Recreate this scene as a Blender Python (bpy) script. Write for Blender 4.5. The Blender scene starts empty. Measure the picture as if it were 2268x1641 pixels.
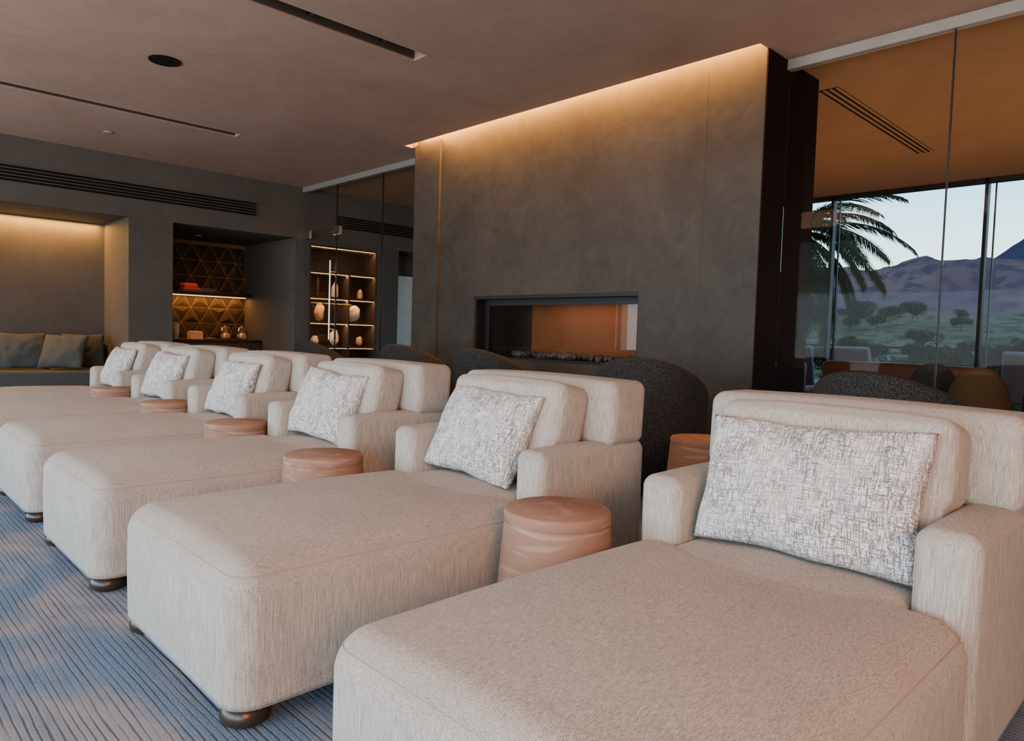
import bpy, bmesh, math, random
from mathutils import Vector, Matrix, Euler, noise
random.seed(7)
scene=bpy.context.scene
COL=scene.collection

# ------------------------------------------------------------------ nodes
def newmat(name):
    m=bpy.data.materials.new(name); m.use_nodes=True
    nt=m.node_tree; nt.nodes.clear()
    out=nt.nodes.new('ShaderNodeOutputMaterial')
    return m,nt,out
def nd(nt,typ,ins=None,**props):
    n=nt.nodes.new(typ)
    for k,v in props.items(): setattr(n,k,v)
    if ins:
        for k,v in ins.items():
            s=n.inputs[k]
            if isinstance(v,bpy.types.NodeSocket): nt.links.new(v,s)
            else: s.default_value=v
    return n
def c4(c): return (c[0],c[1],c[2],1)
def math_(nt,op,a,b=0.0,c=None):
    ins={0:a,1:b}
    if c is not None: ins[2]=c
    return nd(nt,'ShaderNodeMath',ins,operation=op).outputs[0]
def mix(nt,f,a,b):
    n=nt.nodes.new('ShaderNodeMix'); n.data_type='RGBA'
    for i,v in ((0,f),(6,a),(7,b)):
        if isinstance(v,bpy.types.NodeSocket): nt.links.new(v,n.inputs[i])
        else: n.inputs[i].default_value=v if i==0 else c4(v)
    return n.outputs[2]
def vecscale(nt,vec,s):
    return nd(nt,'ShaderNodeMapping',{'Vector':vec,'Scale':s}).outputs[0]
def noise_(nt,vec,scale,detail=3,rough=.5,dist=0):
    return nd(nt,'ShaderNodeTexNoise',{'Vector':vec,'Scale':scale,'Detail':detail,'Roughness':rough,'Distortion':dist}).outputs[0]
def ramp(nt,f,p0,p1,c0=(0,0,0),c1=(1,1,1)):
    r=nd(nt,'ShaderNodeValToRGB',{0:f})
    r.color_ramp.elements[0].position=p0; r.color_ramp.elements[0].color=c4(c0)
    r.color_ramp.elements[1].position=p1; r.color_ramp.elements[1].color=c4(c1)
    return r.outputs[0]
def finish(nt,out,color,rough=.8,bump=None,bs=.3,bd=.01,metal=0,spec=.5,sheen=0):
    p=nd(nt,'ShaderNodeBsdfPrincipled',{'Base Color':color if isinstance(color,bpy.types.NodeSocket) else c4(color),
        'Roughness':rough,'Metallic':metal,'Specular IOR Level':spec,'Sheen Weight':sheen})
    if bump is not None:
        b=nd(nt,'ShaderNodeBump',{'Height':bump,'Strength':bs,'Distance':bd})
        nt.links.new(b.outputs[0],p.inputs['Normal'])
    nt.links.new(p.outputs[0],out.inputs[0])
    return p
def simple(name,col,rough=.6,metal=0,var=.15,scale=8,spec=.5):
    m,nt,out=newmat(name)
    v=nd(nt,'ShaderNodeTexCoord').outputs['Object']
    n=noise_(nt,v,scale,4)
    c=mix(nt,n,tuple(x*(1-var) for x in col),tuple(x*(1+var) for x in col))
    finish(nt,out,c,rough,bump=n,bs=.05,metal=metal,spec=spec)
    return m
def plaster(name,c1,c2,scale=1.2,rough=.55,bs=.15,spec=.5):
    m,nt,out=newmat(name)
    v=nd(nt,'ShaderNodeTexCoord').outputs['Object']
    n=noise_(nt,v,scale,8,.6,.6)
    n2=noise_(nt,v,scale*5,6,.6,1.2)
    f=math_(nt,'ADD',math_(nt,'MULTIPLY',n,.6),math_(nt,'MULTIPLY',n2,.4))
    f=ramp(nt,f,.38,.62)
    finish(nt,out,mix(nt,f,c1,c2),rough,bump=n2,bs=bs,bd=.006,spec=spec)
    return m
def fabric(name,c1,c2,high=400,low=14,weave=900):
    m,nt,out=newmat(name)
    v=nd(nt,'ShaderNodeTexCoord').outputs['Object']
    nz=nd(nt,'ShaderNodeSeparateXYZ',{0:nd(nt,'ShaderNodeTexCoord').outputs['Normal']}).outputs[2]
    topf=math_(nt,'GREATER_THAN',math_(nt,'ABSOLUTE',nz),.7)
    a=noise_(nt,vecscale(nt,v,(high,high,low)),1,3,.6)
    b=noise_(nt,vecscale(nt,v,(high,low*5,high)),1,3,.6)
    mx=nd(nt,'ShaderNodeMix',{0:topf,2:a,3:b}); s=mx.outputs[0]
    fine=noise_(nt,v,420,2,.6)
    big=noise_(nt,v,5,3)
    f=math_(nt,'ADD',math_(nt,'MULTIPLY',s,.7),math_(nt,'MULTIPLY',fine,.4))
    f=ramp(nt,f,.40,.69)
    col=mix(nt,f,c1,c2)
    col=mix(nt,math_(nt,'MULTIPLY',ramp(nt,big,.35,.7),.15),col,tuple(x*.8 for x in c1))
    sep=nd(nt,'ShaderNodeSeparateXYZ',{0:v})
    sx=math_(nt,'SINE',math_(nt,'MULTIPLY',math_(nt,'ADD',sep.outputs[0],sep.outputs[1]),weave))
    ww=math_(nt,'ADD',sep.outputs[2],math_(nt,'SUBTRACT',sep.outputs[1],sep.outputs[0]))
    sz=math_(nt,'SINE',math_(nt,'MULTIPLY',ww,weave))
    w=math_(nt,'MULTIPLY',sx,sz)
    h=math_(nt,'ADD',math_(nt,'MULTIPLY',w,.4),s)
    finish(nt,out,col,.95,bump=h,bs=.75,bd=.003,spec=.15,sheen=.05)
    return m
def tweed(name):
    m,nt,out=newmat(name)
    v=nd(nt,'ShaderNodeTexCoord').outputs['Object']
    a=noise_(nt,vecscale(nt,v,(300,24,50)),1,2,.6)
    b=noise_(nt,vecscale(nt,v,(24,300,50)),1,2,.6)
    c=noise_(nt,v,330,2,.7)
    reg=noise_(nt,v,9,2)
    fa=ramp(nt,a,.465,.535); fb=ramp(nt,b,.50,.57)
    d=math_(nt,'MAXIMUM',fa,fb)
    d=math_(nt,'MULTIPLY',d,ramp(nt,c,.36,.48))
    d=math_(nt,'MULTIPLY',d,ramp(nt,reg,.25,.6,(.6,.6,.6),(1,1,1)))
    hue=noise_(nt,v,40,2)
    dark=mix(nt,ramp(nt,hue,.4,.6),(.05,.062,.085),(.12,.10,.08))
    col=mix(nt,math_(nt,'MULTIPLY',d,.9),(.78,.78,.77),dark)
    h=math_(nt,'ADD',a,b); h=math_(nt,'ADD',h,c)
    finish(nt,out,col,.95,bump=h,bs=.7,bd=.004,spec=.15)
    return m
def emis(name,col,strength):
    m,nt,out=newmat(name)
    e=nd(nt,'ShaderNodeEmission',{'Color':c4(col),'Strength':strength})
    nt.links.new(e.outputs[0],out.inputs[0]); return m
def glassmat(name,refl=.06,tint=(.97,.96,.95),fr=.45):
    m,nt,out=newmat(name)
    t=nd(nt,'ShaderNodeBsdfTransparent',{0:c4(tint)})
    g=nd(nt,'ShaderNodeBsdfGlossy',{'Color':(1,1,1,1),'Roughness':.01})
    lw=nd(nt,'ShaderNodeFresnel',{'IOR':1.45}).outputs[0]
    f=math_(nt,'ADD',math_(nt,'MULTIPLY',lw,fr),refl)
    x=nd(nt,'ShaderNodeMixShader',{0:f}); nt.links.new(t.outputs[0],x.inputs[1]); nt.links.new(g.outputs[0],x.inputs[2])
    nt.links.new(x.outputs[0],out.inputs[0]); return m

M={}
M['fire']=plaster('plaster_fireplace',(.023,.021,.0185),(.047,.043,.038),1.1,.6,.25,spec=.35)
M['wall']=plaster('plaster_wall',(.062,.058,.052),(.081,.076,.069),1.0,.7,.08,spec=.3)
M['ceil']=plaster('plaster_ceiling',(.31,.20,.15),(.37,.25,.195),.7,.85,.06,spec=.2)
M['ceil_warmlit']=plaster('plaster_ceiling_warmlit',(.27,.155,.08),(.32,.19,.105),.7,.85,.06,spec=.2)  # warm lamplight put into the next room's ceiling colour
M['linen']=fabric('linen_beige',(.27,.25,.225),(.60,.56,.505))
M['seam']=simple('seam_thread',(.30,.275,.245),.95)
M['tweed']=tweed('tweed_flecked')
M['metal']=simple('brushed_metal',(.30,.29,.28),.5,.5)
M['chrome']=simple('chrome',(.7,.7,.7),.15,1,.03)
M['black']=simple('black_metal',(.010,.010,.011),.5,spec=.3)
M['bronze']=simple('bronze_foot',(.05,.035,.025),.3,.4)
M['darkwood']=simple('dark_wood',(.048,.030,.020),.55,spec=.3)
M['housing']=simple('slot_housing',(.07,.05,.04),.8,spec=.2)
M['sidepanel']=simple('maroon_panel',(.013,.007,.006),.8,spec=.05)
M['led']=emis('led_warm',(1,.45,.10),5)
M['spot']=emis('spot_face',(1,.8,.55),12)
M['glass']=glassmat('clear_glass',.0,(.985,.98,.975),.08)
M['fglass']=glassmat('fire_glass',.005,(.85,.85,.86),.14)
M['jglass']=glassmat('jar_glass',.05,(.93,.92,.90))
M['white']=simple('white_paint',(.7,.68,.65),.5)
M['paper']=simple('paper',(.75,.72,.66),.8)
M['red']=simple('red_cloth',(.45,.03,.03),.7)
M['brownbook']=simple('book_dark',(.05,.04,.05),.6)
M['brass']=simple('brass_grout',(.26,.15,.065),.5,.3)
M['tile']=simple('dark_tile',(.030,.020,.015),.5,0,.4,spec=.3)
M['floor2']=simple('wood_floor',(.06,.04,.03),.6)
M['terrace']=simple('terrace_stone',(.16,.145,.13),.8)
M['tan']=simple('tan_leather',(.11,.050,.03),.6)
M['mustard']=simple('mustard_fabric',(.065,.042,.020),.9,spec=.1)
M['reflgrey']=simple('reflected_chaise_grey',(.12,.12,.13),.9)  # grey for the loungers that stand for chaise reflections
M['greysofa']=fabric('grey_sofa',(.045,.050,.050),(.10,.109,.107))
M['pale']=simple('door_reflection',(.80,.86,.86),.4)  # daylight reflected in the glass door, painted as a pale colour
M['speaker']=simple('speaker_mesh',(.008,.007,.006),.9,spec=.1)
M['reflected']=simple('painted_reflection',(.25,.10,.040),.6,.0,.3,1.5,spec=.1)  # orange reflection of the fire glass, painted as a base colour
M['stone']=simple('fire_stone',(.12,.12,.12),.5,0,.8,6)
M['amber']=simple('amber_crystal',(.75,.42,.20),.35,0,.35,14)
M['pinkrock']=simple('pale_quartz',(.80,.64,.48),.35,0,.3,18)
def terra():
    m,nt,out=newmat('terracotta')
    v=nd(nt,'ShaderNodeTexCoord').outputs['Object']
    n=noise_(nt,v,7,6,.6,1)
    s=noise_(nt,vecscale(nt,v,(4,4,26)),1,6,.65,1.5)
    c=mix(nt,n,(.245,.140,.100),(.32,.195,.145))
    c=mix(nt,math_(nt,'MULTIPLY',ramp(nt,s,.52,.66),.55),c,(.46,.34,.285))
    finish(nt,out,c,.95,bump=n,bs=.06,bd=.002,spec=.08); return m
M['terra']=terra()
def boucle(name,c1,c2):
    m,nt,out=newmat(name)
    v=nd(nt,'ShaderNodeTexCoord').outputs['Object']
    n=nd(nt,'ShaderNodeTexVoronoi',{'Vector':v,'Scale':160}).outputs[0]
    n2=noise_(nt,v,200,2)
    c=mix(nt,ramp(nt,n2,.45,.62),c1,c2)
    finish(nt,out,c,.95,bump=n,bs=.6,bd=.004,spec=.1); return m
M['charcoal']=boucle('charcoal_boucle',(.015,.016,.017),(.062,.063,.066))
def carpet():
    m,nt,out=newmat('carpet')
    v=nd(nt,'ShaderNodeTexCoord').outputs['Object']
    j=noise_(nt,vecscale(nt,v,(2.0,16,1)),1,3)
    sep=nd(nt,'ShaderNodeSeparateXYZ',{0:v})
    y=math_(nt,'ADD',sep.outputs[1],math_(nt,'MULTIPLY',j,.024))
    w=math_(nt,'SINE',math_(nt,'MULTIPLY',y,2*math.pi/.021))
    rib=ramp(nt,math_(nt,'MULTIPLY_ADD',w,.5,.5),.0,.35)
    gate=ramp(nt,noise_(nt,vecscale(nt,v,(3,18,1)),1,3),.38,.6,(.2,.2,.2),(.85,.85,.85))
    rib=math_(nt,'SUBTRACT',1.0,math_(nt,'MULTIPLY',math_(nt,'SUBTRACT',1.0,rib),gate))
    big=ramp(nt,noise_(nt,vecscale(nt,v,(1.1,1.7,1)),1.2,5,.6,.4),.40,.57)
    pile=noise_(nt,vecscale(nt,v,(90,150,1)),1,4,.75)
    base=mix(nt,big,(.225,.225,.245),(.055,.130,.225))
    base=mix(nt,math_(nt,'MULTIPLY',ramp(nt,pile,.35,.7),.5),base,(.33,.345,.38))
    dk=mix(nt,.62,base,(.035,.047,.070))
    col=mix(nt,rib,dk,base)
    h=math_(nt,'ADD',rib,math_(nt,'MULTIPLY',pile,.6))
    finish(nt,out,col,.97,bump=h,bs=.6,bd=.005,spec=.1); return m
M['carpet']=carpet()
def ground(name,c1,c2,c3,scale):
    m,nt,out=newmat(name)
    v=nd(nt,'ShaderNodeTexCoord').outputs['Object']
    n=noise_(nt,v,scale,8,.65); n2=noise_(nt,v,scale*9,4,.7)
    c=mix(nt,ramp(nt,n,.4,.6),c1,c2); c=mix(nt,ramp(nt,n2,.48,.58),c,c3)
    finish(nt,out,c,1,bump=n2,bs=.4,bd=.3,spec=.0); return m
M['desert']=ground('desert_scrub',(.145,.112,.072),(.080,.070,.040),(.026,.030,.014),.06)
M['mount']=ground('mountain_dusk_tint',(.120,.062,.062),(.155,.088,.074),(.065,.039,.050),.012)  # purple of the dusk air painted into the rock colour
M['mount2']=ground('mountain_far_haze',(.026,.024,.048),(.036,.031,.053),(.021,.020,.042),.01)  # blue of the distance haze painted into the colour
M['leaf']=simple('shrub_leaf',(.021,.025,.012),.95,0,.5,2,spec=0)
M['palm']=simple('palm_leaf',(.016,.022,.009),.95,0,.4,3,spec=0)
M['bark']=simple('palm_bark',(.06,.04,.03),.95,0,.4,10,spec=0)

# ------------------------------------------------------------------ mesh helpers
def mkobj(name,me,mat=None,parent=None,loc=(0,0,0),rot=(0,0,0),smooth=False,**props):
    o=bpy.data.objects.new(name,me); COL.objects.link(o)
    if mat is not None and not me.materials: me.materials.append(mat)
    if parent: o.parent=parent
    o.location=loc; o.rotation_euler=rot
    if smooth:
        for p in me.polygons: p.use_smooth=True
    for k,v in props.items(): o[k]=v
    return o
def mesh(verts,faces,name='m'):
    me=bpy.data.meshes.new(name); me.from_pydata([tuple(v) for v in verts],[],faces); me.update(); return me
def empty(name,loc=(0,0,0),rot=(0,0,0),**props):
    o=bpy.data.objects.new(name,None); COL.objects.link(o); o.location=loc; o.rotation_euler=rot; o.empty_display_size=.1
    for k,v in props.items(): o[k]=v
    return o
def boxes(bl,name='boxes'):
    vs=[];fs=[]
    for (x0,x1,y0,y1,z0,z1) in bl:
        b=len(vs)
        for z in (z0,z1):
            for (x,y) in ((x0,y0),(x1,y0),(x1,y1),(x0,y1)): vs.append((x,y,z))
        fs+= [(b,b+3,b+2,b+1),(b+4,b+5,b+6,b+7),(b,b+1,b+5,b+4),(b+1,b+2,b+6,b+5),(b+2,b+3,b+7,b+6),(b+3,b,b+4,b+7)]
    return mesh(vs,fs,name)
def samples(h,r,k,n):
    if r>=h-1e-5: r=h*.999
    a=[-h+r*(1-math.tan((1-i/k)*math.pi/4)) for i in range(k)]
    i0=-(h-r)
    m=[i0+2*(h-r)*i/n for i in range(n+1)]
    return a+m+[-x for x in reversed(a)]
def rbox(sx,sy,sz,r,k=4,n=8,puff=(0,0,0),flatbot=False,center=(0,0,0),wob=0,seed=0):
    H=(sx/2,sy/2,sz/2)
    S=[samples(H[i],min(r,H[i]),k,n) for i in range(3)]
    idx={};vs=[];fs=[]
    def vid(p):
        key=(round(p[0],5),round(p[1],5),round(p[2],5))
        if key in idx: return idx[key]
        p=list(p)
        inn=[max(-(H[i]-r),min(H[i]-r,p[i])) for i in range(3)]
        if flatbot and p[2]<0: inn[2]=p[2]
        d=[p[i]-inn[i] for i in range(3)]
        L=math.sqrt(sum(x*x for x in d)); mx=max(abs(x) for x in d)
        if L>1e-9: q=[inn[i]+d[i]*mx/L for i in range(3)]
        else: q=p
        u=[p[i]/H[i] for i in range(3)]
        q2=list(q)
        for i in range(3):
            j,l=(i+1)%3,(i+2)%3
            if flatbot and i==2 and p[2]<0: continue
            q2[i]+=puff[i]*(1-u[j]**2)*(1-u[l]**2)*u[i]
        if wob:
            nv=noise.noise_vector(Vector((q[0]*6+seed*9,q[1]*6,q[2]*6)))
            for i in range(3): q2[i]+=nv[i]*wob
        idx[key]=len(vs); vs.append((q2[0]+center[0],q2[1]+center[1],q2[2]+center[2])); return idx[key]
    for ax in range(3):
        a,b=(ax+1)%3,(ax+2)%3
        for s in (-1,1):
            for i in range(len(S[a])-1):
                for j in range(len(S[b])-1):
                    q=[]
                    for (ii,jj) in ((i,j),(i+1,j),(i+1,j+1),(i,j+1)):
                        p=[0,0,0];p[ax]=s*H[ax];p[a]=S[a][ii];p[b]=S[b][jj];q.append(vid(p))
                    if s<0:q.reverse()
                    fs.append(tuple(q))
    return vs,fs
def rmesh(*a,**k):
    v,f=rbox(*a,**k); return mesh(v,f)
def joinvf(lst):
    V=[];F=[]
    for v,f in lst:
        b=len(V); V+=v; F+=[tuple(i+b for i in q) for q in f]
    return mesh(V,F)
def lathe_vf(prof,seg=40,center=(0,0,0)):
    vs=[];fs=[]
    n=len(prof)
    for i in range(seg):
        a=2*math.pi*i/seg
        for (r,z) in prof: vs.append((center[0]+r*math.cos(a),center[1]+r*math.sin(a),center[2]+z))
    for i in range(seg):
        j=(i+1)%seg
        for k in range(n-1):
            fs.append((i*n+k,j*n+k,j*n+k+1,i*n+k+1))
    fs.append(tuple(i*n+n-1 for i in range(seg)))
    fs.append(tuple(i*n for i in reversed(range(seg))))
    return vs,fs
def lathe(prof,seg=40): return mesh(*lathe_vf(prof,seg))
def autosmooth(o,ang=40):
    me=o.data
    for p in me.polygons: p.use_smooth=True
    try: me.set_sharp_from_angle(angle=math.radians(ang))
    except Exception: pass
    return o
def tube(path,r,seg=6,closed=False):
    vs=[];fs=[];n=len(path)
    P=[Vector(p) for p in path]
    for i,p in enumerate(P):
        if closed: d=P[(i+1)%n]-P[i-1]
        else: d=P[min(i+1,n-1)]-P[max(i-1,0)]
        d.normalize()
        up=Vector((0,0,1)) if abs(d.z)<.9 else Vector((1,0,0))
        s=d.cross(up).normalized(); t=s.cross(d)
        for k in range(seg):
            a=2*math.pi*k/seg; q=p+s*math.cos(a)*r+t*math.sin(a)*r; vs.append(tuple(q))
    for i in range(n if closed else n-1):
        j=(i+1)%n
        for k in range(seg):
            l=(k+1)%seg; fs.append((i*seg+k,i*seg+l,j*seg+l,j*seg+k))
    return vs,fs
def rrect(x0,x1,y0,y1,r,z,k=8):
    pts=[]
    for (cx,cy,a0) in ((x1-r,y0+r,-90),(x1-r,y1-r,0),(x0+r,y1-r,90),(x0+r,y0+r,180)):
        for i in range(k+1):
            a=math.radians(a0+90*i/k); pts.append((cx+r*math.cos(a),cy+r*math.sin(a),z))
    return pts
def clone(root,loc,rotz=None,**props):
    n=root.copy(); COL.objects.link(n); n.location=loc
    if rotz is not None: n.rotation_euler=(root.rotation_euler[0],root.rotation_euler[1],rotz)
    for k,v in props.items(): n[k]=v
    kids=[o for o in COL.objects if o.parent==root]
    for c in kids:
        cc=c.copy(); COL.objects.link(cc); cc.parent=n
        for g in [o for o in COL.objects if o.parent==c]:
            gg=g.copy(); COL.objects.link(gg); gg.parent=cc
    return n
def struct(name,bl,mat): return mkobj(name,boxes(bl),mat,kind='structure')

# ------------------------------------------------------------------ camera
X=Vector((1528,-125,1570)).normalized()
Yv=Vector((1616,30,-1570)); Yv=(Yv-X*Yv.dot(X)).normalized()
Zv=X.cross(Yv)
R=Matrix((X,Yv,Zv))
cd=bpy.data.cameras.new('camera'); cam=bpy.data.objects.new('camera',cd); COL.objects.link(cam)
cd.sensor_width=36; cd.lens=1570/2268*36; cd.clip_end=3000; cd.clip_start=.02
cam.matrix_world=Matrix.Translation((0,0,1.1))@R.to_4x4()
scene.camera=cam

# ------------------------------------------------------------------ room shell
CZ=3.3; GX=5.45; FY=5.1; FX0=-6.96; FX1=-2.60; RX=4.0; BY=-3.0; WY=10.75; LX=-10.37
struct('floor',[(-12.6,RX,BY,GX,-.15,0)],M['carpet'])
struct('floor.001',[(-12.6,RX,GX,WY,-.15,0)],M['floor2'])
def ceiling(name,x0,x1,y0,y1,holes,mat):
    xs=sorted(set([x0,x1]+[h[0] for h in holes]+[h[1] for h in holes]))
    ys=sorted(set([y0,y1]+[h[2] for h in holes]+[h[3] for h in holes]))
    bl=[]
    for i in range(len(xs)-1):
        for j in range(len(ys)-1):
            cx=(xs[i]+xs[i+1])/2; cy=(ys[j]+ys[j+1])/2
            if any(h[0]<cx<h[1] and h[2]<cy<h[3] for h in holes): continue
            bl.append((xs[i],xs[i+1],ys[j],ys[j+1],CZ,CZ+.14))
    for h in holes: bl.append((h[0]-.02,h[1]+.02,h[2]-.02,h[3]+.02,CZ+.14,CZ+.17))
    return struct(name,bl,mat)
S1=(-4.83,-4.65,.2,3.48); S2=(-8.30,-8.14,.2,3.47)
ceiling('ceiling',-12.6,RX,BY,GX,[S1,S2,(FX0-.1,FX1,4.985,FY),(FX0+.002,FX1-.002,FY,5.3)],M['ceil'])
ceiling('ceiling.001',-12.6,RX,GX,WY+.15,[],M['ceil_warmlit'])
NT=2.51
struct('wall_left',[
 (-12.6,LX,BY,WY,NT,CZ),
 (-12.6,-11.5,BY,2.93,0,NT),(-12.6,LX,BY,-1.2,0,NT),
 (-12.6,LX,2.93,3.49,0,NT),
 (-12.6,-12.2,3.49,5.31,0,NT),
 (-12.6,LX,5.31,5.55,0,NT),
 (-12.6,-10.80,5.55,6.82,0,NT),(-10.80,LX,5.55,6.82,2.45,NT),
 (-12.6,LX,6.82,7.25,0,NT),(-12.6,-10.9,7.25,8.3,0,NT),(-12.6,LX,8.3,WY,0,NT)],M['wall'])
struct('wall_right',[(RX,RX+.15,BY,WY,0,CZ)],M['wall'])
struct('window_5',[(LX,RX,BY-.1,BY,0,.12),(LX,RX,BY-.1,BY,3.1,CZ)]+[(x-.03,x+.03,BY-.1,BY,.12,3.1) for x in (-10.3,-7.9,-5.5,-3.1,-.7,1.7,3.95)],M['black'])
struct('wall_fireplace',[
 (FX0,-5.86,FY,6.0,0,CZ+.14),(-3.68,FX1,FY,6.0,0,CZ+.14),
 (-5.86,-3.68,FY,6.0,1.51,CZ+.14),(-5.86,-3.68,FY,6.0,0,.845),
 (-5.86,-3.68,5.65,6.0,.845,1.51),
 (FX0,-6.49,FY-.03,FY,0,CZ)],M['fire'])
struct('trim_1',[(FX1,FX1+.012,FY,6.0,0,CZ)],M['sidepanel'])
struct('trim_2',[(-3.094,-3.089,FY-.001,FY,0,CZ)],M['housing'])
hz0=CZ-.075
struct('trim_3',[(FX1+.012,RX,GX-.035,GX+.035,hz0,CZ)],M['metal'])
struct('trim_4',[(LX,FX0,GX-.035,GX+.035,hz0,CZ)],M['metal'])
def pane(name,x0,x1,z0=0,z1=hz0,ins=.006):
    return struct(name,[(x0+ins,x1-ins,GX-.006,GX+.006,z0,z1)],M['glass'])
pane('window_1',FX1+.012,-1.45); pane('window_2',-1.45,.4); pane('window_3',.4,2.2); pane('window_4',2.2,RX)
pane('window_6',-9.38,-8.19); pane('window_7',-8.19,FX0)
pane('window_8',LX,-9.38,2.57,hz0)
for i,x in enumerate((-1.45,.4,2.2,-9.38,-8.19)):
    struct('trim_%d'%(5+i),[(x-.005,x+.005,GX-.008,GX+.008,0,hz0)],M['black'])
d=pane('door_1',LX,-9.38,.01,2.55)
hv=[tube([(-9.47,GX-.05,.95),(-9.47,GX-.05,2.12)],.014,10),tube([(-9.47,GX+.05,.95),(-9.47,GX+.05,2.12)],.014,10)]
for z in (1.1,1.95): hv.append(tube([(-9.47,GX-.05,z),(-9.47,GX+.05,z)],.008,8))
mkobj('handle',joinvf(hv),M['chrome'],d,smooth=True,label='tall vertical chrome bar handle')
mkobj('hinge',boxes([(LX+.0,LX+.2,GX-.018,GX+.018,2.50,2.62),(-9.46,-9.28,GX-.018,GX+.018,2.50,2.62)]),M['chrome'],d)
mx=[-10.2,-8.22,-6.28,-4.34,-2.40,-.46,1.48,3.42]
struct('window_9',[(x-.02,x+.02,WY,WY+.12,0,CZ) for x in mx]+[(x+.09,x+.105,WY+.02,WY+.06,0,CZ) for x in mx]+[(LX,RX,WY,WY+.12,CZ-.06,CZ),(LX,RX,WY,WY+.12,0,.08)],M['black'])
struct('door_2',[(-10.9,-10.86,7.3,8.25,0,2.12)],M['pale'])
def grille(name,y0,y1,label):
    e=empty(name,(LX,(y0+y1)/2,2.85),label=label,category='vent',group='linear air vents in the plaster wall')
    L=(y1-y0)/2
    mkobj('backing',boxes([(0,.004,-L,L,-.10,.10)]),M['speaker'],e)
    mkobj('slat',boxes([(.004,.014,-L,L,-.10+.04*i-.004,-.10+.04*i+.006) for i in range(0,6)]+[(.004,.014,-L,-L+.012,-.1,.1),(.004,.014,L-.012,L,-.1,.1)]),M['wall'],e)
grille('air_vent',-.5,4.68,'long linear slot air vent set in grey plaster wall')
grille('air_vent.001',6.0,8.6,'linear slot air vent above shelves beyond the glass')
e=empty('ceiling_vent',(-2.62,7.6,CZ),label='narrow linear slot diffuser in warm-lit brown ceiling',category='vent')
mkobj('backing',boxes([(-.09,.09,-1.35,1.35,-.006,0)]),M['speaker'],e)
mkobj('slat',boxes([(x-.013,x+.013,-1.35,1.35,-.012,-.006) for x in (-.08,-.027,.027,.08)]),M['ceil_warmlit'],e)

def track(S,ys,name):
    cx=(S[0]+S[1])/2
    e=empty(name,(cx,(S[2]+S[3])/2,CZ+.14),label='recessed linear ceiling slot with small black spotlights',category='ceiling light',group='recessed ceiling light slots')
    hw=(S[1]-S[0])/2-.012; hl=(S[3]-S[2])/2-.01
    mkobj('housing',boxes([(-hw,-hw+.004,-hl,hl,-.125,0),(-hw,hw,-hl,hl,-.02,-.004)]),M['housing'],e)
    for y in ys:
        yy=y-(S[2]+S[3])/2
        s=mkobj('spotlight',lathe([(.0,-.03),(.032,-.03),(.036,-.1),(.03,-.105),(.028,-.095)],20),M['black'],e,(0,yy,0),smooth=False)
        mkobj('bulb',lathe([(.0,-.094),(.022,-.094),(.02,-.092)],16),M['spot'],s,(0,0,0))
    for y in ys:
        l=bpy.data.lights.new('spot','SPOT'); l.energy=12; l.color=(1,.66,.42); l.spot_size=1.7; l.spot_blend=.9; l.shadow_soft_size=.03
        o=bpy.data.objects.new('spot_lamp',l); COL.objects.link(o); o.location=(cx,y,CZ+.02)
track(S1,[.8,1.65,2.51,3.12],'ceiling_track_light'); track(S2,[.9,1.72,2.43,3.24],'ceiling_track_light.001')
e=empty('ceiling_speaker',(-6.4,2.08,CZ),label='round black ceiling speaker grille',category='speaker')
mkobj('grille',lathe([(0,-.001),(.105,-.001),(.108,-.006),(0,-.009)],40),M['speaker'],e)
mkobj('rim',lathe([(.108,0),(.125,0),(.124,-.008),(.108,-.007)],40),M['speaker'],e)
e=empty('smoke_detector',(-9.26,2.4,CZ),label='small pale round smoke detector on ceiling',category='smoke detector')
mkobj('body',lathe([(0,0),(.055,0),(.052,-.008),(.03,-.012),(0,-.012)],30),M['ceil'],e,smooth=True)

# ------------------------------------------------------------------ fireplace insert
e=empty('fireplace_insert',(-4.77,FY,.845),label='wide black linear gas fireplace insert with glass front',category='fireplace')
w=2.18/2; h=.665
mkobj('frame',boxes([(-w,-w+.035,.002,.52,0,h),(w-.012,w,.002,.52,0,h),(-w+.035,w-.012,.002,.52,h-.035,h),(-w+.035,w-.012,.002,.52,0,.02),
  (-w+.035,-w+.11,.13,.15,.02,h-.035),(-w+.11,w-.012,.13,.15,h-.10,h-.035)]),M['black'],e)
mkobj('back_panel',boxes([(-w+.035,w-.012,.50,.52,.02,h-.035)]),M['black'],e)
mkobj('reflection_panel',boxes([(-w+.42,w-.02,.485,.499,.05,h-.03)]),M['reflected'],e,label='copper orange of the glass front, painted on a rear panel')  # panel added to stand for the orange reflection in the glass
mkobj('glass_front',boxes([(-w+.11,w-.014,.137,.143,.02,h-.10)]),M['fglass'],e)
vs=[];fs=[]
for i in range(130):
    x=random.uniform(-w+.35,w-.1); y=random.uniform(.18,.40); r=random.uniform(.015,.042)
    bm=bmesh.new(); bmesh.ops.create_icosphere(bm,subdivisions=2,radius=r)
    for v in bm.verts: v.co+=noise.noise_vector(v.co*40+Vector((i,0,0)))*r*.35; v.co.z*=.75
    b=len(vs)
    vs+=[(v.co.x+x,v.co.y+y,v.co.z+.035+random.uniform(0,.04)) for v in bm.verts]; fs+=[tuple(b+v.index for v in f.verts) for f in bm.faces]; bm.free()
mkobj('stone_bed',mesh(vs,fs),M['stone'],e,smooth=True,kind='stuff',label='bed of dark and pale pebbles')

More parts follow.
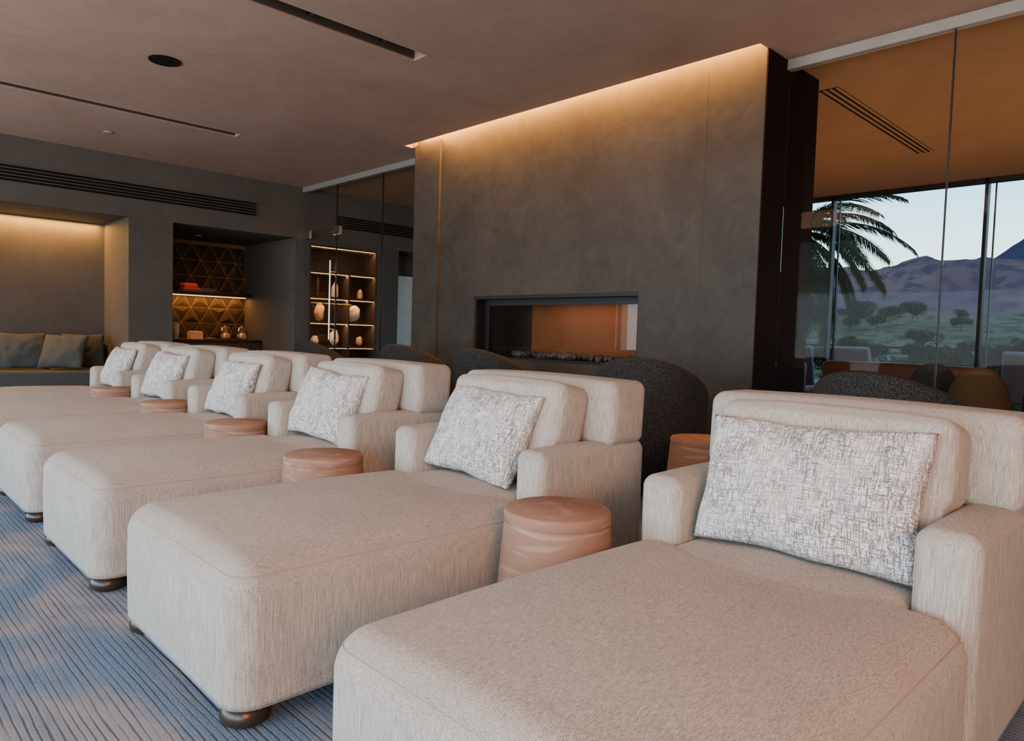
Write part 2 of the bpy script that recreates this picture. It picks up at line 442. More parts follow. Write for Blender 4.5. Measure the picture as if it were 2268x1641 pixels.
# ------------------------------------------------------------------ chaises
CW=.96
def build_chaise():
    e=empty('chaise_lounge',(0,0,0))
    L1=1.19
    v1=rbox(CW,L1,.40,.088,7,12,(0.010,0.012,.034),True,(0,L1/2,.260))
    v2=rbox(.665,.95,.39,.03,3,8,(0,0,.02),True,(0,1.175,.264))
    mkobj('seat',joinvf([v1,v2]),M['linen'],e,smooth=True)
    ins=.0165
    pp=rrect(-CW/2+ins,CW/2-ins,ins,L1-ins,.0715,.4235)
    mkobj('seam_piping',joinvf([tube(pp,.0024,6,True)]),M['seam'],e,smooth=True)
    for s in (-1,1):
        mkobj('arm',rmesh(.15,.67,.60,.04,5,8,(.004,.006,.008),True,(s*(CW/2-.07),1.165+.335,.355)),M['linen'],e,smooth=True)
    lo=rbox(CW-.02,.23,.60,.03,3,6,(0,0,0),True,(0,1.70,.355))
    mkobj('back_base',mesh(*lo),M['linen'],e,smooth=True)
    v,f=rbox(CW+.012,.25,.275,.045,5,8,(.004,.012,.012),False,(0,0,0))
    v=[(x,y+(z+.137)*.05,z) for x,y,z in v]
    mkobj('headrest',mesh(v,f),M['linen'],e,(0,1.70,.778),smooth=True)
    v,f=rbox(.70,.19,.43,.042,5,10,(.006,.018,.016),False,(0,0,0),.005,3)
    v=[(x*(.95 if z<-.02 else 1),y,z) for x,y,z in v]
    mkobj('back_cushion',mesh(v,f),M['linen'],e,(0.01,1.465,.682),(math.radians(-13),0,0),smooth=True)
    for (x,y) in ((-.40,.075),(.40,.075),(-.40,1.72),(.40,1.72)):
        mkobj('foot',lathe([(0,0),(.052,0),(.068,.012),(.070,.03),(.058,.060),(0,.060)],28),M['bronze'],e,(x,y,0),smooth=True)
    return e
RXs=[-.40,-1.81,-3.15,-4.49,-5.84,-7.18]
ch=build_chaise()
FOOTY=.766
ch.location=(RXs[0]-CW/2,FOOTY,0)
ch['label']='beige linen upholstered chaise lounge with low arms and block headrest'; ch['category']='chaise lounge'; ch['group']='row of beige chaise lounges'
for x in RXs[1:]:
    clone(ch,(x-CW/2,FOOTY+random.uniform(-.01,.01),0))
def pillow(w,h,t,seed,n=34,ears=.05):
    vs=[];fs=[];idx={}
    for side in (1,-1):
        for i in range(n+1):
            for j in range(n+1):
                u=-1+2*i/n; v=-1+2*j/n
                u=math.sin(u*math.pi/2)*.4+u*.6; v=math.sin(v*math.pi/2)*.4+v*.6
                edge=(i in (0,n)) or (j in (0,n))
                if edge and (i,j) in idx: continue
                th=t/2*((1-u*u)*(1-v*v))**.42
                x=w/2*u*(1-ears*(1-v*v)*abs(u)**3); y=h/2*v*(1-ears*1.3*(1-u*u)*abs(v)**3)
                nn=noise.noise_vector(Vector((x*7+seed*5,y*7,side*1.3)))
                k=min(1,(1-abs(u))*4)*min(1,(1-abs(v))*4)
                wr=noise.noise(Vector((x*14+seed,y*14,seed)))*.012
                cr=max(0,-v-.5)*math.sin((u*3+seed)*2.2)*.028
                vs.append((x+nn[0]*.010,y+nn[1]*.012,side*(th+wr*k)+nn[2]*.008+cr*(1 if side>0 else .5)))
                if edge: idx[(i,j)]=len(vs)-1
                idx[(i,j,side)]=len(vs)-1
        for i in range(n):
            for j in range(n):
                q=[]
                for (a,b) in ((i,j),(i+1,j),(i+1,j+1),(i,j+1)):
                    q.append(idx[(a,b)] if (a in(0,n) or b in (0,n)) else idx[(a,b,side)])
                if side<0:q.reverse()
                fs.append(tuple(q))
    return mesh(vs,fs)
for i,x in enumerate(RXs):
    hh=.41; th=math.radians([70,66,68,67,70,68][i])
    cx=x-CW/2+[.004,-.03,-.02,-.01,-.02,0][i]
    o=mkobj('throw_pillow',pillow(.65 if i==0 else .60,hh,.17,i),M['tweed'],None,(cx,FOOTY+1.25+.055+[.0,.01,0,.01,0,0][i],.462+.205*math.sin(th)+.016),(th,[-.01,.03,.05,0,.04,.02][i],[.03,-.05,.04,-.03,.05,0][i]),True,
      label='cream and black flecked tweed lumbar pillow on beige chaise',category='pillow',group='tweed pillows on the chaises')

def side_table(loc,**p):
    e=empty('side_table',loc,label='round terracotta drum side table between beige chaises',category='side table',group='terracotta drum side tables')
    autosmooth(mkobj('table_body',lathe([(0,0),(.212,0),(.214,.01),(.203,.15),(.190,.35),(.1785,.484),(.0,.484)],56),M['terra'],e))
    autosmooth(mkobj('table_top',lathe([(0,.484),(.1765,.484),(.1785,.487),(.180,.512),(.177,.521),(.172,.524),(0,.524)],56),M['terra'],e))
    return e
t0=side_table((-1.572,1.765,0))
for loc in ((-2.94,1.66,0),(-4.24,1.80,0),(-5.60,1.85,0),(-6.97,1.85,0)): clone(t0,loc,random.uniform(0,6))
t1=clone(t0,(-2.21,3.74,0)); t1['label']='round terracotta drum side table beside charcoal barrel chair'

def barrel(mat):
    e=empty('barrel_chair',(0,0,0))
    vs=[];fs=[];NA=44
    A=math.radians(128)
    for i in range(NA+1):
        a=-A+2*A*i/NA
        c=max(0,math.cos(a*.5*math.pi/A*1.0))
        top=.60+.375*(c**.9 if c>0 else 0)
        if abs(a)>A*.96: top-=.02
        dx=math.sin(a); dy=-math.cos(a)
        zb=.13; T=.07
        pts=[(0,zb),(0,zb+.3*(top-zb)),(0.0,zb+.7*(top-zb)),(0,top-T*.6),(.012,top-T*.2),(.035,top),(.058,top-T*.2),(.07,top-T*.6),(.07,zb+.6*(top-zb)),(.07,zb)]
        for (off,z) in pts:
            hgt=(z-zb)/.84
            Rr=.355+.05*math.sin(min(1,hgt)*math.pi*.62)-off
            vs.append((dx*Rr*1.0,dy*Rr*.95,z))
    n=len(pts)
    for i in range(NA):
        for k in range(n):
            l=(k+1)%n; fs.append((i*n+k,i*n+l,(i+1)*n+l,(i+1)*n+k))
    fs.append(tuple(range(n))); fs.append(tuple(NA*n+k for k in reversed(range(n))))
    mkobj('shell_back',mesh(vs,fs),mat,e,smooth=True)
    autosmooth(mkobj('seat_cushion',lathe([(0,.13),(.27,.13),(.28,.16),(.282,.40),(.27,.445),(.22,.465),(0,.47)],40),mat,e,(0,.01,0)),50)
    autosmooth(mkobj('base',lathe([(0,0),(.22,0),(.22,.02),(.06,.03),(.05,.13),(0,.13)],32),M['black'],e))
    return e
b0=barrel(M['charcoal']); b0.location=(-2.95,4.28,0); b0.rotation_euler=(0,0,math.radians(18))
b0['label']='charcoal boucle barrel lounge chair facing the fireplace'; b0['category']='armchair'; b0['group']='charcoal barrel chairs by the fireplace'
for (x,y,r) in ((-1.26,4.05,-8),(-4.72,4.40,5),(-5.98,4.45,12),(-7.75,4.40,0)):
    clone(b0,(x,y,0),math.radians(r))

def tubchair(mat,loc,r,label):
    e=empty('tub_chair',loc,(0,0,math.radians(r)),label=label,category='chair',group='rounded upholstered chairs beyond the glass')
    vs=[];fs=[];n=24;m=12
    for s in (0,1):
        for i in range(n+1):
            for j in range(m+1):
                a=math.radians(-75+150*i/n); u=math.sin(a)/math.sin(math.radians(75))
                z0=.40; top=z0+.53*math.sqrt(max(0,1-(abs(u)**2.6)))+.03
                z=z0+(top-z0)*j/m; Rr=.25-.04*s
                vs.append((Rr*math.sin(a),-.22*math.cos(a)-.03*(z-.4)+s*.045,z))
    K=(n+1)*(m+1)
    for s in (0,1):
        for i in range(n):
            for j in range(m):
                q=(s*K+i*(m+1)+j,s*K+(i+1)*(m+1)+j,s*K+(i+1)*(m+1)+j+1,s*K+i*(m+1)+j+1)
                fs.append(q if s==0 else tuple(reversed(q)))
    for i in range(n): fs.append((i*(m+1)+m,(i+1)*(m+1)+m,K+(i+1)*(m+1)+m,K+i*(m+1)+m))
    mkobj('backrest',mesh(vs,fs),mat,e,smooth=True)
    mkobj('seat',rmesh(.46,.46,.10,.04,3,5,(0,0,.01),False,(0,0,.42)),mat,e,smooth=True)
    for sx in(-1,1):
        for sy in (-1,1):
            mkobj('leg',mesh(*tube([(sx*.17,sy*.17,.38),(sx*.2,sy*.2,0)],.014,8)),M['black'],e)
tubchair(M['mustard'],(-1.44,6.6,0),10,'mustard brown rounded tub chair beyond the glass partition')
tubchair(M['mustard'],(-.93,6.75,0),-12,'mustard brown rounded tub chair beyond the glass partition')
tubchair(M['charcoal'],(-1.95,7.2,0),20,'charcoal rounded tub chair beyond the glass partition')
def sofa(loc,w,mat,label,name='sofa',cat='sofa'):
    e=empty(name,loc,label=label,category=cat)
    mkobj('base',rmesh(w,.8,.28,.04,3,6,(0,0,0),False,(0,0,.22)),mat,e,smooth=True)
    mkobj('backrest',rmesh(w,.2,.55,.05,3,6,(0,.01,.01),False,(0,-.30,.63)),mat,e,smooth=True)
    for s in(-1,1): mkobj('armrest',rmesh(.16,.8,.36,.04,3,5,(0,0,.01),False,(s*(w/2-.08),.02,.44)),mat,e,smooth=True)
    nc=2 if w>1.1 else 1; cw=(w-.34)/nc
    for i in range(nc): mkobj('seat_cushion',rmesh(cw-.01,.58,.14,.04,3,5,(0,0,.02),False,(-(w-.34)/2+cw*(i+.5),.1,.42)),mat,e,smooth=True)
    for sx in(-1,1):
        for sy in(-1,1): mkobj('leg',mesh(*tube([(sx*(w/2-.08),sy*.32,.09),(sx*(w/2-.08),sy*.32,0)],.02,8)),M['black'],e)
sofa((-2.75,9.1,0),1.6,M['tan'],'low tan leather sofa facing the terrace windows')
sofa((-3.75,8.0,0),.85,M['tan'],'tan leather armchair facing the terrace windows','armchair','armchair')

# ------------------------------------------------------------------ banquette
e=empty('banquette_sofa',(-10.95,.87,0),label='built-in grey upholstered banquette in lit wall niche',category='sofa')
mkobj('plinth',boxes([(-.5,.40,-2.0,2.04,0,.10)]),M['black'],e)
mkobj('seat',rmesh(.98,4.08,.36,.04,4,8,(0,0,.01),True,(.0,0,.28)),M['greysofa'],e,smooth=True)
mkobj('backrest',rmesh(.16,4.08,.36,.04,4,8,(.01,0,.01),True,(-.44,0,.64)),M['greysofa'],e,smooth=True)
for (y,wd,tx,rz,xx) in ((2.58,.50,70,84,-11.10),(2.28,.54,60,58,-10.84),(1.86,.54,68,92,-11.0),(1.30,.52,66,100,-10.95)):
    o=mkobj('sofa_cushion',pillow(wd,.50,.18,y*3,20,.06),M['greysofa'],None,(xx,y,.46+.245),(math.radians(tx),0,math.radians(rz)),True,
      label='plain grey square cushion leaning on the banquette',category='cushion',group='grey banquette cushions')

# ------------------------------------------------------------------ bar niche
e=empty('bar_counter',(-11.845,4.40,0),label='dark built-in counter with stone top in the bar niche',category='counter')
mkobj('cabinet',boxes([(-.35,.30,-.905,.905,0,.84)]),M['darkwood'],e)
for i in range(4): 
    dd=mkobj('cabinet_door',boxes([(.30,.318,-.90+.45*i+.004,-.45+.45*i-.004,.08,.835)]),M['darkwood'],e)
    mkobj('handle',boxes([(.318,.33,-.47+.45*i-.05,-.47+.45*i-.035,.55,.75)]),M['brass'],dd)
mkobj('countertop',boxes([(-.352,.345,-.905,.905,.84,.88)]),M['black'],e)
vs=[];fs=[];mi=[]
y0,y1,z0,z1=3.495,5.305,.885,2.50
vs+=[(-12.199,y0,z0),(-12.199,y1,z0),(-12.199,y1,z1),(-12.199,y0,z1)]; fs.append((0,1,2,3)); mi.append(0)
s=.30; hgt=s*math.sqrt(3)/2
def addtri(T):
    c=sum(T,Vector((0,0,0)))/3
    if not(y0<c.y<y1 and z0<c.z<z1): return
    T=[Vector((t.x,min(y1,max(y0,t.y)),min(z1,max(z0,t.z)))) for t in T]
    c=sum(T,Vector((0,0,0)))/3
    b=len(vs); k=.94
    for t in T: vs.append(tuple(c+(t-c)*k+Vector((.002,0,0))))
    for t in T: vs.append(tuple(c+(t-c)*k*.98+Vector((.005,0,0))))
    off=Vector((.008+random.uniform(.0,.020),random.uniform(-.03,.03),random.uniform(-.03,.03)))
    vs.append(tuple(c+off))
    for a in range(3):
        bb=(a+1)%3
        fs.append((b+a,b+bb,b+3+bb,b+3+a)); mi.append(1); fs.append((b+3+a,b+3+bb,b+6)); mi.append(1)
for r in range(-1,8):
    for c in range(-1,9):
        yb=y0+c*s+(r%2)*s/2; zb=z0+r*hgt; xx=-12.199
        addtri([Vector((xx,yb,zb)),Vector((xx,yb+s,zb)),Vector((xx,yb+s/2,zb+hgt))])
        addtri([Vector((xx,yb+s,zb)),Vector((xx,yb+1.5*s,zb+hgt)),Vector((xx,yb+s/2,zb+hgt))])
me=mesh(vs,fs); me.materials.append(M['brass']); me.materials.append(M['tile'])
for p,k in zip(me.polygons,mi): p.material_index=k
mkobj('tile_backsplash',me,None,label='dark triangular relief tiles with brass lines behind the bar',category='tile backsplash')
e=empty('wall_shelf',(-12.0,4.4,1.60),label='dark wooden wall shelf with warm light strip beneath',category='shelf')
mkobj('board',boxes([(-.18,.12,-.9,.9,0,.05)]),M['black'],e)
mkobj('light_strip',boxes([(-.14,-.10,-.88,.88,-.012,0)]),M['led'],e)
def book(loc,sz,rz,mat,lab):
    w,dp,h=sz
    e=empty('book',loc,(0,0,rz),label=lab,category='book',group='books on the bar shelf')
    mkobj('cover',boxes([(-w/2,w/2,-dp/2,dp/2,0,.003),(-w/2,w/2,-dp/2,dp/2,h-.003,h),(-w/2,-w/2+.003,-dp/2,dp/2,.003,h-.003)]),mat,e)
    mkobj('pages',boxes([(-w/2+.003,w/2-.006,-dp/2+.005,dp/2-.005,.003,h-.003)]),M['paper'],e)
book((-12.0,4.58,1.65),(.2,.28,.035),3.2,M['brownbook'],'dark covered book in a stack')
book((-12.0,4.58,1.685),(.19,.26,.03),3.06,M['brownbook'],'dark covered book in a stack')
book((-12.0,4.29,1.65),(.2,.27,.035),3.14,M['brownbook'],'dark covered book in a stack')
book((-12.0,4.30,1.685),(.19,.25,.028),3.2,M['red'],'red covered book lying under red cloth')
v,f=rbox(.16,.24,.07,.03,3,8,(0,0,.01),True,(0,0,.035),.02,4)
mkobj('folded_cloth',mesh(v,f),M['red'],None,(-12.0,4.29,1.713),(0,0,.2),True,label='crumpled red cloth on top of books',category='cloth')
def jar(y):
    e=empty('glass_jar',(-11.78,y,.88),label='clear glass jar with lid and snacks',category='jar',group='glass jars on the bar counter')
    autosmooth(mkobj('jar_body',lathe([(0,0),(.085,0),(.095,.02),(.098,.10),(.09,.16),(.07,.19),(.066,.19),(.086,.155),(.092,.10),(.088,.02),(0,.008)],32),M['jglass'],e))
    mkobj('lid',lathe([(0,.19),(.074,.19),(.074,.205),(.02,.215),(.016,.235),(0,.24)],32),M['jglass'],e,smooth=True)
    v,f=rbox(.125,.125,.08,.03,3,6,(0,0,.01),False,(0,0,.055),.02,y)
    mkobj('snacks',mesh(v,f),M['amber'],e,smooth=True)
jar(4.80); jar(5.08)
e=empty('paper_cup_stack',(-11.78,4.02,.88),label='stack of white paper cups on the counter',category='cups')
for i in range(5): mkobj('cup',lathe([(0,0),(.03,0),(.042,.10),(.044,.10),(.044,.104),(.040,.104),(.028,.004)],24),M['white'],e,(0,0,.022*i*1.6),smooth=True)
e=empty('napkin_box',(-11.80,4.32,.88),label='pale wooden napkin box on the counter',category='box')
mkobj('box',boxes([(-.07,.07,-.1,.1,0,.01),(-.07,-.062,-.1,.1,.01,.11),(.062,.07,-.1,.1,.01,.11),(-.062,.062,-.1,-.092,.01,.11),(-.062,.062,.092,.1,.01,.11)]),M['amber'],e)
mkobj('napkins',boxes([(-.058,.058,-.088,.088,.01,.13)]),M['paper'],e)
e=empty('serving_tray',(-11.76,4.56,.88),label='small round wooden serving tray on the counter',category='tray')
mkobj('tray',lathe([(0,0),(.08,0),(.095,.02),(.09,.022),(.078,.008),(0,.008)],32),M['brass'],e,smooth=True)
e=empty('downlight',(-11.5,4.25,NT),label='small recessed downlight in bar niche',category='ceiling light')
mkobj('trim_ring',lathe([(.03,0),(.05,0),(.048,-.006),(.03,-.006)],24),M['white'],e)
mkobj('lamp_face',lathe([(0,-.001),(.03,-.001),(.03,-.003),(0,-.003)],24),M['spot'],e)

# ------------------------------------------------------------------ display shelving
e=empty('display_shelf',(-10.80,6.185,0),label='dark wood built-in display shelving with warm light strips',category='shelving unit')
hw=.632
mkobj('carcass',boxes([(0,.42,-hw,-hw+.03,0,2.45),(0,.42,hw-.03,hw,0,2.45),(0,.42,-hw+.03,hw-.03,2.42,2.45),(0,.02,-hw+.03,hw-.03,0,2.42),(.02,.42,-hw+.03,hw-.03,0,.08)]),M['darkwood'],e)
mkobj('divider',boxes([(.02,.41,.09,.115,.08,2.03)]),M['darkwood'],e)
for z in (.42,.82,1.22,1.62,2.03):
    mkobj('shelf_board',boxes([(.02,.41,-hw+.03,hw-.03,z-.028,z)]),M['darkwood'],e)
for z in (.792,1.192,1.592,2.002,2.42):
    mkobj('light_strip',boxes([(.385,.395,-hw+.035,hw-.035,z-.007,z)]),M['led'],e)
def crystal(loc,r,h,mat,lab,tilt=0):
    n=6;vs=[];fs=[]
    for (rr,z) in ((r*.8,0),(r,h*.12),(r*.85,h*.68)):
        for k in range(n):
            a=k*math.pi/3; vs.append((rr*math.cos(a),rr*math.sin(a),z+(random.uniform(-.06,.06)*h if z>h*.5 else 0)))
    vs.append((0,r*.1,h))
    for l in range(2):
        for k in range(n): fs.append((l*n+k,l*n+(k+1)%n,(l+1)*n+(k+1)%n,(l+1)*n+k))
    for k in range(n): fs.append((2*n+k,2*n+(k+1)%n,3*n))
    fs.append(tuple(reversed(range(n))))
    e=empty('crystal_point',loc,label=lab,category='crystal',group='mineral pieces on display shelves')
    mkobj('crystal',mesh(vs,fs),mat,e,(0,0,.015)); mkobj('stand',lathe([(0,0),(r*.9,0),(r*.9,.015),(0,.015)],20),M['black'],e)
def geode(loc,w,h,mat,lab,seed):
    bm=bmesh.new(); bmesh.ops.create_icosphere(bm,subdivisions=4,radius=1)
    for v in bm.verts:
        d=1+.28*noise.noise(v.co*1.6+Vector((seed,0,0)))+.08*noise.noise(v.co*6)
        v.co=Vector((v.co.x*w*.28,v.co.y*w*.5,v.co.z*h*.5*(1+.15*v.co.y)))*d
    zmin=min(v.co.z for v in bm.verts)
    for v in bm.verts: v.co.z-=zmin-.01
    me=bpy.data.meshes.new('g'); bm.to_mesh(me); bm.free()
    e=empty('mineral_specimen',loc,label=lab,category='mineral',group='mineral pieces on display shelves')
    mkobj('rock',me,mat,e,smooth=True); mkobj('stand',lathe([(0,0),(w*.25,0),(w*.22,.014),(0,.014)],20),M['black'],e)
sx=-10.56
crystal((sx,6.12,1.62),.06,.27,M['pinkrock'],'tall pale quartz point on display shelf')
crystal((sx,6.60,1.62),.05,.17,M['amber'],'small amber crystal point on display shelf')
crystal((sx,5.80,1.62),.03,.36,M['darkwood'],'slender dark carved piece on display shelf')
geode((sx,5.84,1.22),.17,.28,M['amber'],'orange upright geode slice on display shelf',1)
geode((sx,6.46,1.22),.30,.27,M['pinkrock'],'large pale geode on display shelf',5)
geode((sx,6.12,.82),.17,.26,M['pinkrock'],'rounded pale mineral with dark cavity',9)
geode((sx,6.60,.82),.12,.15,M['amber'],'small amber mineral lump',3)
geode((sx,5.76,.82),.13,.15,M['pinkrock'],'small pale mineral lump',12)

# ------------------------------------------------------------------ exterior
struct('floor.002',[(-20,12,WY+.12,13.9,-.2,0)],M['terrace'])
e=empty('terrace_railing',(-3,13.6,0),label='dark metal terrace railing with slim posts',category='railing')
mkobj('top_rail',boxes([(-16,14,-.03,.03,1.06,1.10)]),M['black'],e)
mkobj('bottom_rail',boxes([(-16,14,-.02,.02,.10,.13)]),M['black'],e)
for x in range(-16,15,2): mkobj('post',boxes([(x-.02,x+.02,-.02,.02,0,1.06)]),M['black'],e)
for z in (.3,.5,.7,.9): mkobj('cable',boxes([(-16,14,-.004,.004,z-.004,z+.004)]),M['black'],e)
def chaise_reflection(x,y,rz):  # added stand-ins for the chaises reflected in the partition glass
    e=empty('reflected_chaise',(x,y,0),(0,0,math.radians(rz)),label='grey lounger standing for a chaise reflection in the glass',category='reflection stand-in',group='loungers standing for chaise reflections')
    mkobj('seat_cushion',rmesh(.66,1.2,.12,.04,3,5,(0,0,.01),False,(0,.35,.40)),M['reflgrey'],e,smooth=True)
    mkobj('back_cushion',rmesh(.66,.75,.12,.04,3,5,(0,0,.01),False),M['reflgrey'],e,(0,-.42,.72),(math.radians(-68),0,0),True)
    for s in(-1,1):
        mkobj('frame_rail',boxes([(s*.35-.02,s*.35+.02,-.35,.95,.28,.33)]),M['black'],e)
        for yy in(-.3,.9): mkobj('leg',boxes([(s*.35-.02,s*.35+.02,yy-.02,yy+.02,0,.28)]),M['black'],e)
chaise_reflection(-5.3,12.1,8); chaise_reflection(-4.3,12.2,-5); chaise_reflection(-2.0,12.1,6)

def terr(name,x0,x1,y0,y1,nx,ny,fn,mat,lab):
    vs=[];fs=[]
    for j in range(ny+1):
        for i in range(nx+1):
            x=x0+(x1-x0)*i/nx; y=y0+(y1-y0)*(j/ny)**1.5
            vs.append((x,y,fn(x,y)))
    for j in range(ny):
        for i in range(nx):
            a=j*(nx+1)+i; fs.append((a,a+1,a+nx+2,a+nx+1))
    return mkobj(name,mesh(vs,fs),mat,None,smooth=True,kind='stuff',label=lab,category='landscape')
def fh(x,y):
    t=max(0,min(1,(y-16)/150)); t2=t*t*(3-2*t)
    n=noise.fractal(Vector((x*.02,y*.02,3)),1,2,4)
    return -4+11.5*t2+n*(1+4*t)
def fm(x,y):
    ridge=56+.00*x+9*math.exp(-((x+70)/55)**2)
    t=max(0,1-abs(y-450)/150)
    n=noise.fractal(Vector((x*.018,y*.018,7)),1,2,6)
    n2=1-abs(noise.noise(Vector((x*.03,y*.02,2))))*1.2
    return -5+ridge*(t**.8)*(.82+.16*n+.12*n2)
def fm2(x,y):
    t=max(0,1-abs(y-900)/250)
    n=noise.fractal(Vector((x*.009,y*.009,17)),1,2,6)
    ridge=80+62*math.exp(-((x+140)/70)**2)
    return -10+ridge*(t**.8)*(.95+.10*n)
terr('desert_hillside',-420,320,14.2,298,120,80,fh,M['desert'],'scrubby desert hillside below the terrace')
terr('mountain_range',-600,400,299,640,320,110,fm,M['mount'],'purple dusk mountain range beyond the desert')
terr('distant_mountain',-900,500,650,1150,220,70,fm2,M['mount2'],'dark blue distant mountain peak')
def leafcloud(seed,n=2600,flat=.75):
    rnd=random.Random(seed); vs=[];fs=[]
    blobs=[(Vector((rnd.uniform(-.6,.6),rnd.uniform(-.6,.6),rnd.uniform(-.2,.5)*flat)),rnd.uniform(.35,.6)) for _ in range(9)]
    for _ in range(n):
        c,r=rnd.choice(blobs)
        d=Vector((rnd.gauss(0,1),rnd.gauss(0,1),rnd.gauss(0,1))).normalized()
        p=c+d*r*rnd.uniform(.6,1.05); p.z*=flat
        a=Vector((rnd.gauss(0,1),rnd.gauss(0,1),rnd.gauss(0,1))).normalized()*.06; b=a.cross(Vector((rnd.gauss(0,1),rnd.gauss(0,1),rnd.gauss(0,1)))).normalized()*.03
        k=len(vs); vs+=[tuple(p-a),tuple(p+b),tuple(p+a),tuple(p-b)]; fs.append((k,k+1,k+2,k+3))
    return mesh(vs,fs)
clouds=[leafcloud(s) for s in (1,2,3)]
for c in clouds: c.materials.append(M['leaf'])
trunkm=mesh(*tube([(0,0,-.9),(.05,0,-.5),(0,.03,.2)],.05,8)); trunkm.materials.append(M['bark'])
placed=[]
def tree(x,y,size,zc=None):
    for (a,b,s2) in placed:
        if math.hypot(a-x,b-y)<(size+s2)*.95: return
    placed.append((x,y,size))
    g=fh(x,y)
    e=empty('desert_tree',(x,y,g),(0,0,random.uniform(0,6)),label='dark olive desert tree on the hillside',category='tree',group='desert trees below the terrace')
    o=mkobj('foliage',random.choice(clouds),None,e,(0,0,size*.9)); o.scale=(size,size,size)
    o=mkobj('trunk',trunkm,None,e,(0,0,size*.9)); o.scale=(size,size,size)
tree(-4.2,20,3.1); tree(1.5,19.5,3.0); tree(-6.3,27.5,3.0); tree(-5.0,36,3.4)
for k in range(30):
    y=random.uniform(26,50); u=random.uniform(-.36,-.10); tree(u*y,y,random.uniform(2.0,3.0))
for k in range(80):
    y=random.uniform(44,140); u=random.uniform(-.62,-.1); tree(u*y,y,random.uniform(1.0,2.2))
def palm(loc,trunk_h):
    e=empty('palm_tree',loc,label='palm tree with drooping feathery fronds near the terrace',category='palm tree')
    autosmooth(mkobj('trunk',lathe([(0,0),(.3,0),(.22,1),(.2,trunk_h*.5),(.18,trunk_h-.2),(.24,trunk_h),(0,trunk_h+.1)],20),M['bark'],e))
    rnd=random.Random(4)
    for k in range(40):
        az=k*2.399+rnd.uniform(-.2,.2); el=math.radians(rnd.choice([40,26,12,0,-18,-38]) +rnd.uniform(-8,8)); L=rnd.uniform(2.3,2.9)
        pts=[];p=Vector((0,0,trunk_h)); ang=el
        N=34
        for i in range(N+1):
            pts.append(p.copy())
            dvec=Vector((math.cos(az)*math.cos(ang),math.sin(az)*math.cos(ang),math.sin(ang)))
            p=p+dvec*L/N; ang-=math.radians(2.0)
        lst=[tube(pts,.014,4)]
        vs=[];fs=[]
        for i in range(3,N+1):
            for sub in (0,.5):
                q=pts[i] if sub==0 or i==N else (pts[i]+pts[i+1])/2
                t=(pts[i]-pts[i-1]).normalized()
                side=t.cross(Vector((0,0,1))).normalized()
                ll=.60*math.sin(math.pi*min(1,(i/N)*.85+.12))**.6
                for s in(-1,1):
                    dirv=(side*s*.75+t*.75+Vector((0,0,-.2+rnd.uniform(-.12,.1)))).normalized()
                    tip=q+dirv*ll*rnd.uniform(.85,1.1)+Vector((0,0,-.06))
                    mid=q+dirv*ll*.5; wv=t*.017
                    b=len(vs); vs+=[tuple(q-wv),tuple(mid-wv*1.2),tuple(tip),tuple(mid+wv*1.2),tuple(q+wv)]; fs.append((b,b+1,b+2,b+3,b+4))
        lst.append((vs,fs))
        mkobj('frond',joinvf(lst),M['palm'],e)
pg=fh(-7.4,16.2)
palm((-7.4,16.2,pg),3.7-pg)

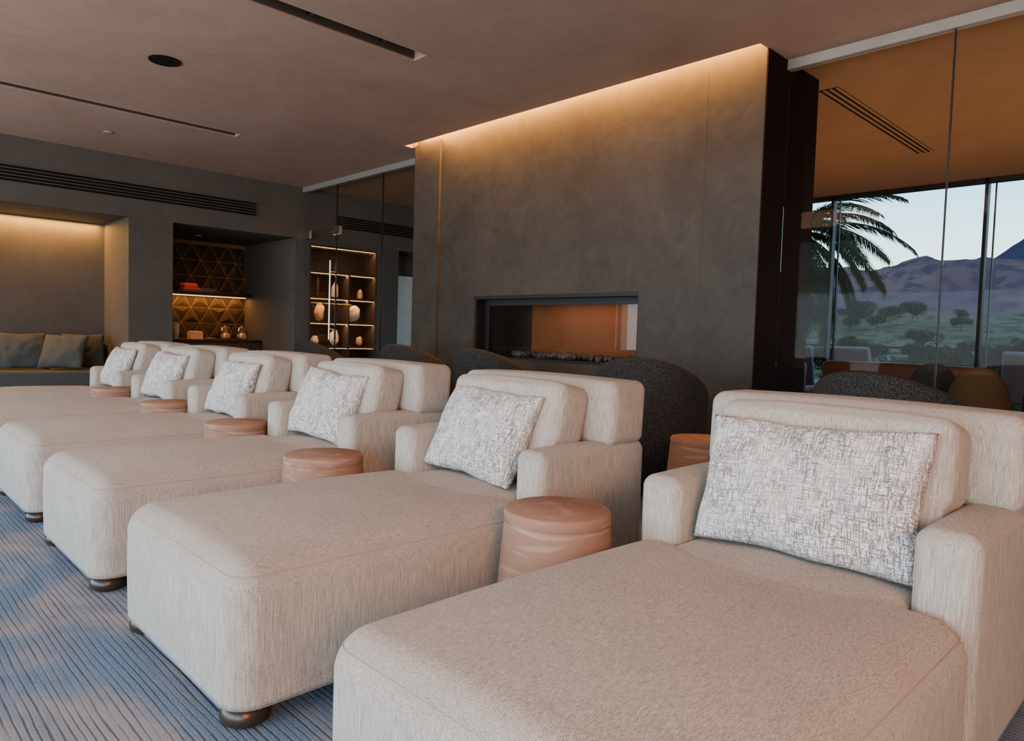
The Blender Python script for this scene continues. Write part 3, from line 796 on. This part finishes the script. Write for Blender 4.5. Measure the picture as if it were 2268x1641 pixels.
# ------------------------------------------------------------------ lights
def area(name,loc,rot,sx,sy,energy,col):
    l=bpy.data.lights.new(name,'AREA'); l.shape='RECTANGLE'; l.size=sx; l.size_y=sy; l.energy=energy; l.color=col
    o=bpy.data.objects.new(name,l); COL.objects.link(o); o.location=loc; o.rotation_euler=rot; return o
def aim(o,t):
    d=Vector(t)-Vector(o.location); o.rotation_euler=d.to_track_quat('-Z','Y').to_euler(); return o
R90=math.pi/2
area('window_daylight',(-3.5,BY-.3,1.15),(R90,0,0),13.5,1.9,560,(.66,.86,1.0))
aim(area('sunset_glow',(3.7,-1.2,2.5),(0,0,0),2.4,1.4,330,(1.0,.44,.18)),(-3.0,2.4,.5))
aim(area('warm_ceiling_fill',(-3.5,-1.0,3.24),(0,0,0),11,.5,190,(1.0,.58,.36)),(-3.5,1.8,.3))  # added warm fill behind the camera, no fixture hangs here
area('fireplace_cove',(-4.78,5.04,CZ+.125),(0,0,0),4.3,.05,250,(1.0,.40,.055))
area('niche_cove',(-11.42,.9,NT-.02),(0,0,0),.06,3.9,140,(1.0,.43,.07))
area('bar_shelf_led',(-12.08,4.4,1.585),(0,0,0),.05,1.7,14,(1.0,.45,.10))
area('next_room_fill',(-1.5,7.8,.9),(math.pi,0,0),7,4,90,(1.0,.57,.30))  # added unseen area light facing up, warms the next room's ceiling
for z in (2.40,1.985,1.575,1.175):
    area('display_led',(-10.46,6.185,z),(0,math.radians(-25),0),.03,1.15,4.5,(1.0,.48,.13))
area('reflection_panel_fill',(-4.4,5.42,1.46),(0,0,0),1.3,.05,2.2,(1.0,.46,.14))  # added lamp that lights the painted reflection panel
l=bpy.data.lights.new('bar_down','SPOT'); l.energy=30; l.color=(1,.65,.35); l.spot_size=1.6; l.spot_blend=.7
o=bpy.data.objects.new('bar_down',l); COL.objects.link(o); o.location=(-11.5,4.25,NT-.03)

w=bpy.data.worlds.new('sky'); scene.world=w; w.use_nodes=True; nt=w.node_tree; nt.nodes.clear()
tc=nd(nt,'ShaderNodeTexCoord').outputs['Generated']
z=nd(nt,'ShaderNodeSeparateXYZ',{0:tc}).outputs[2]
r=nd(nt,'ShaderNodeValToRGB',{0:z}); cr=r.color_ramp
cr.elements[0].position=0; cr.elements[0].color=(.95,.85,.75,1)
cr.elements[1].position=.6; cr.elements[1].color=(.14,.32,.62,1)
x=cr.elements.new(.09); x.color=(.78,.97,.95,1)
x=cr.elements.new(.20); x.color=(.32,.72,1.0,1)
bg=nd(nt,'ShaderNodeBackground',{0:r.outputs[0],1:3.1}); wo=nd(nt,'ShaderNodeOutputWorld'); nt.links.new(bg.outputs[0],wo.inputs[0])
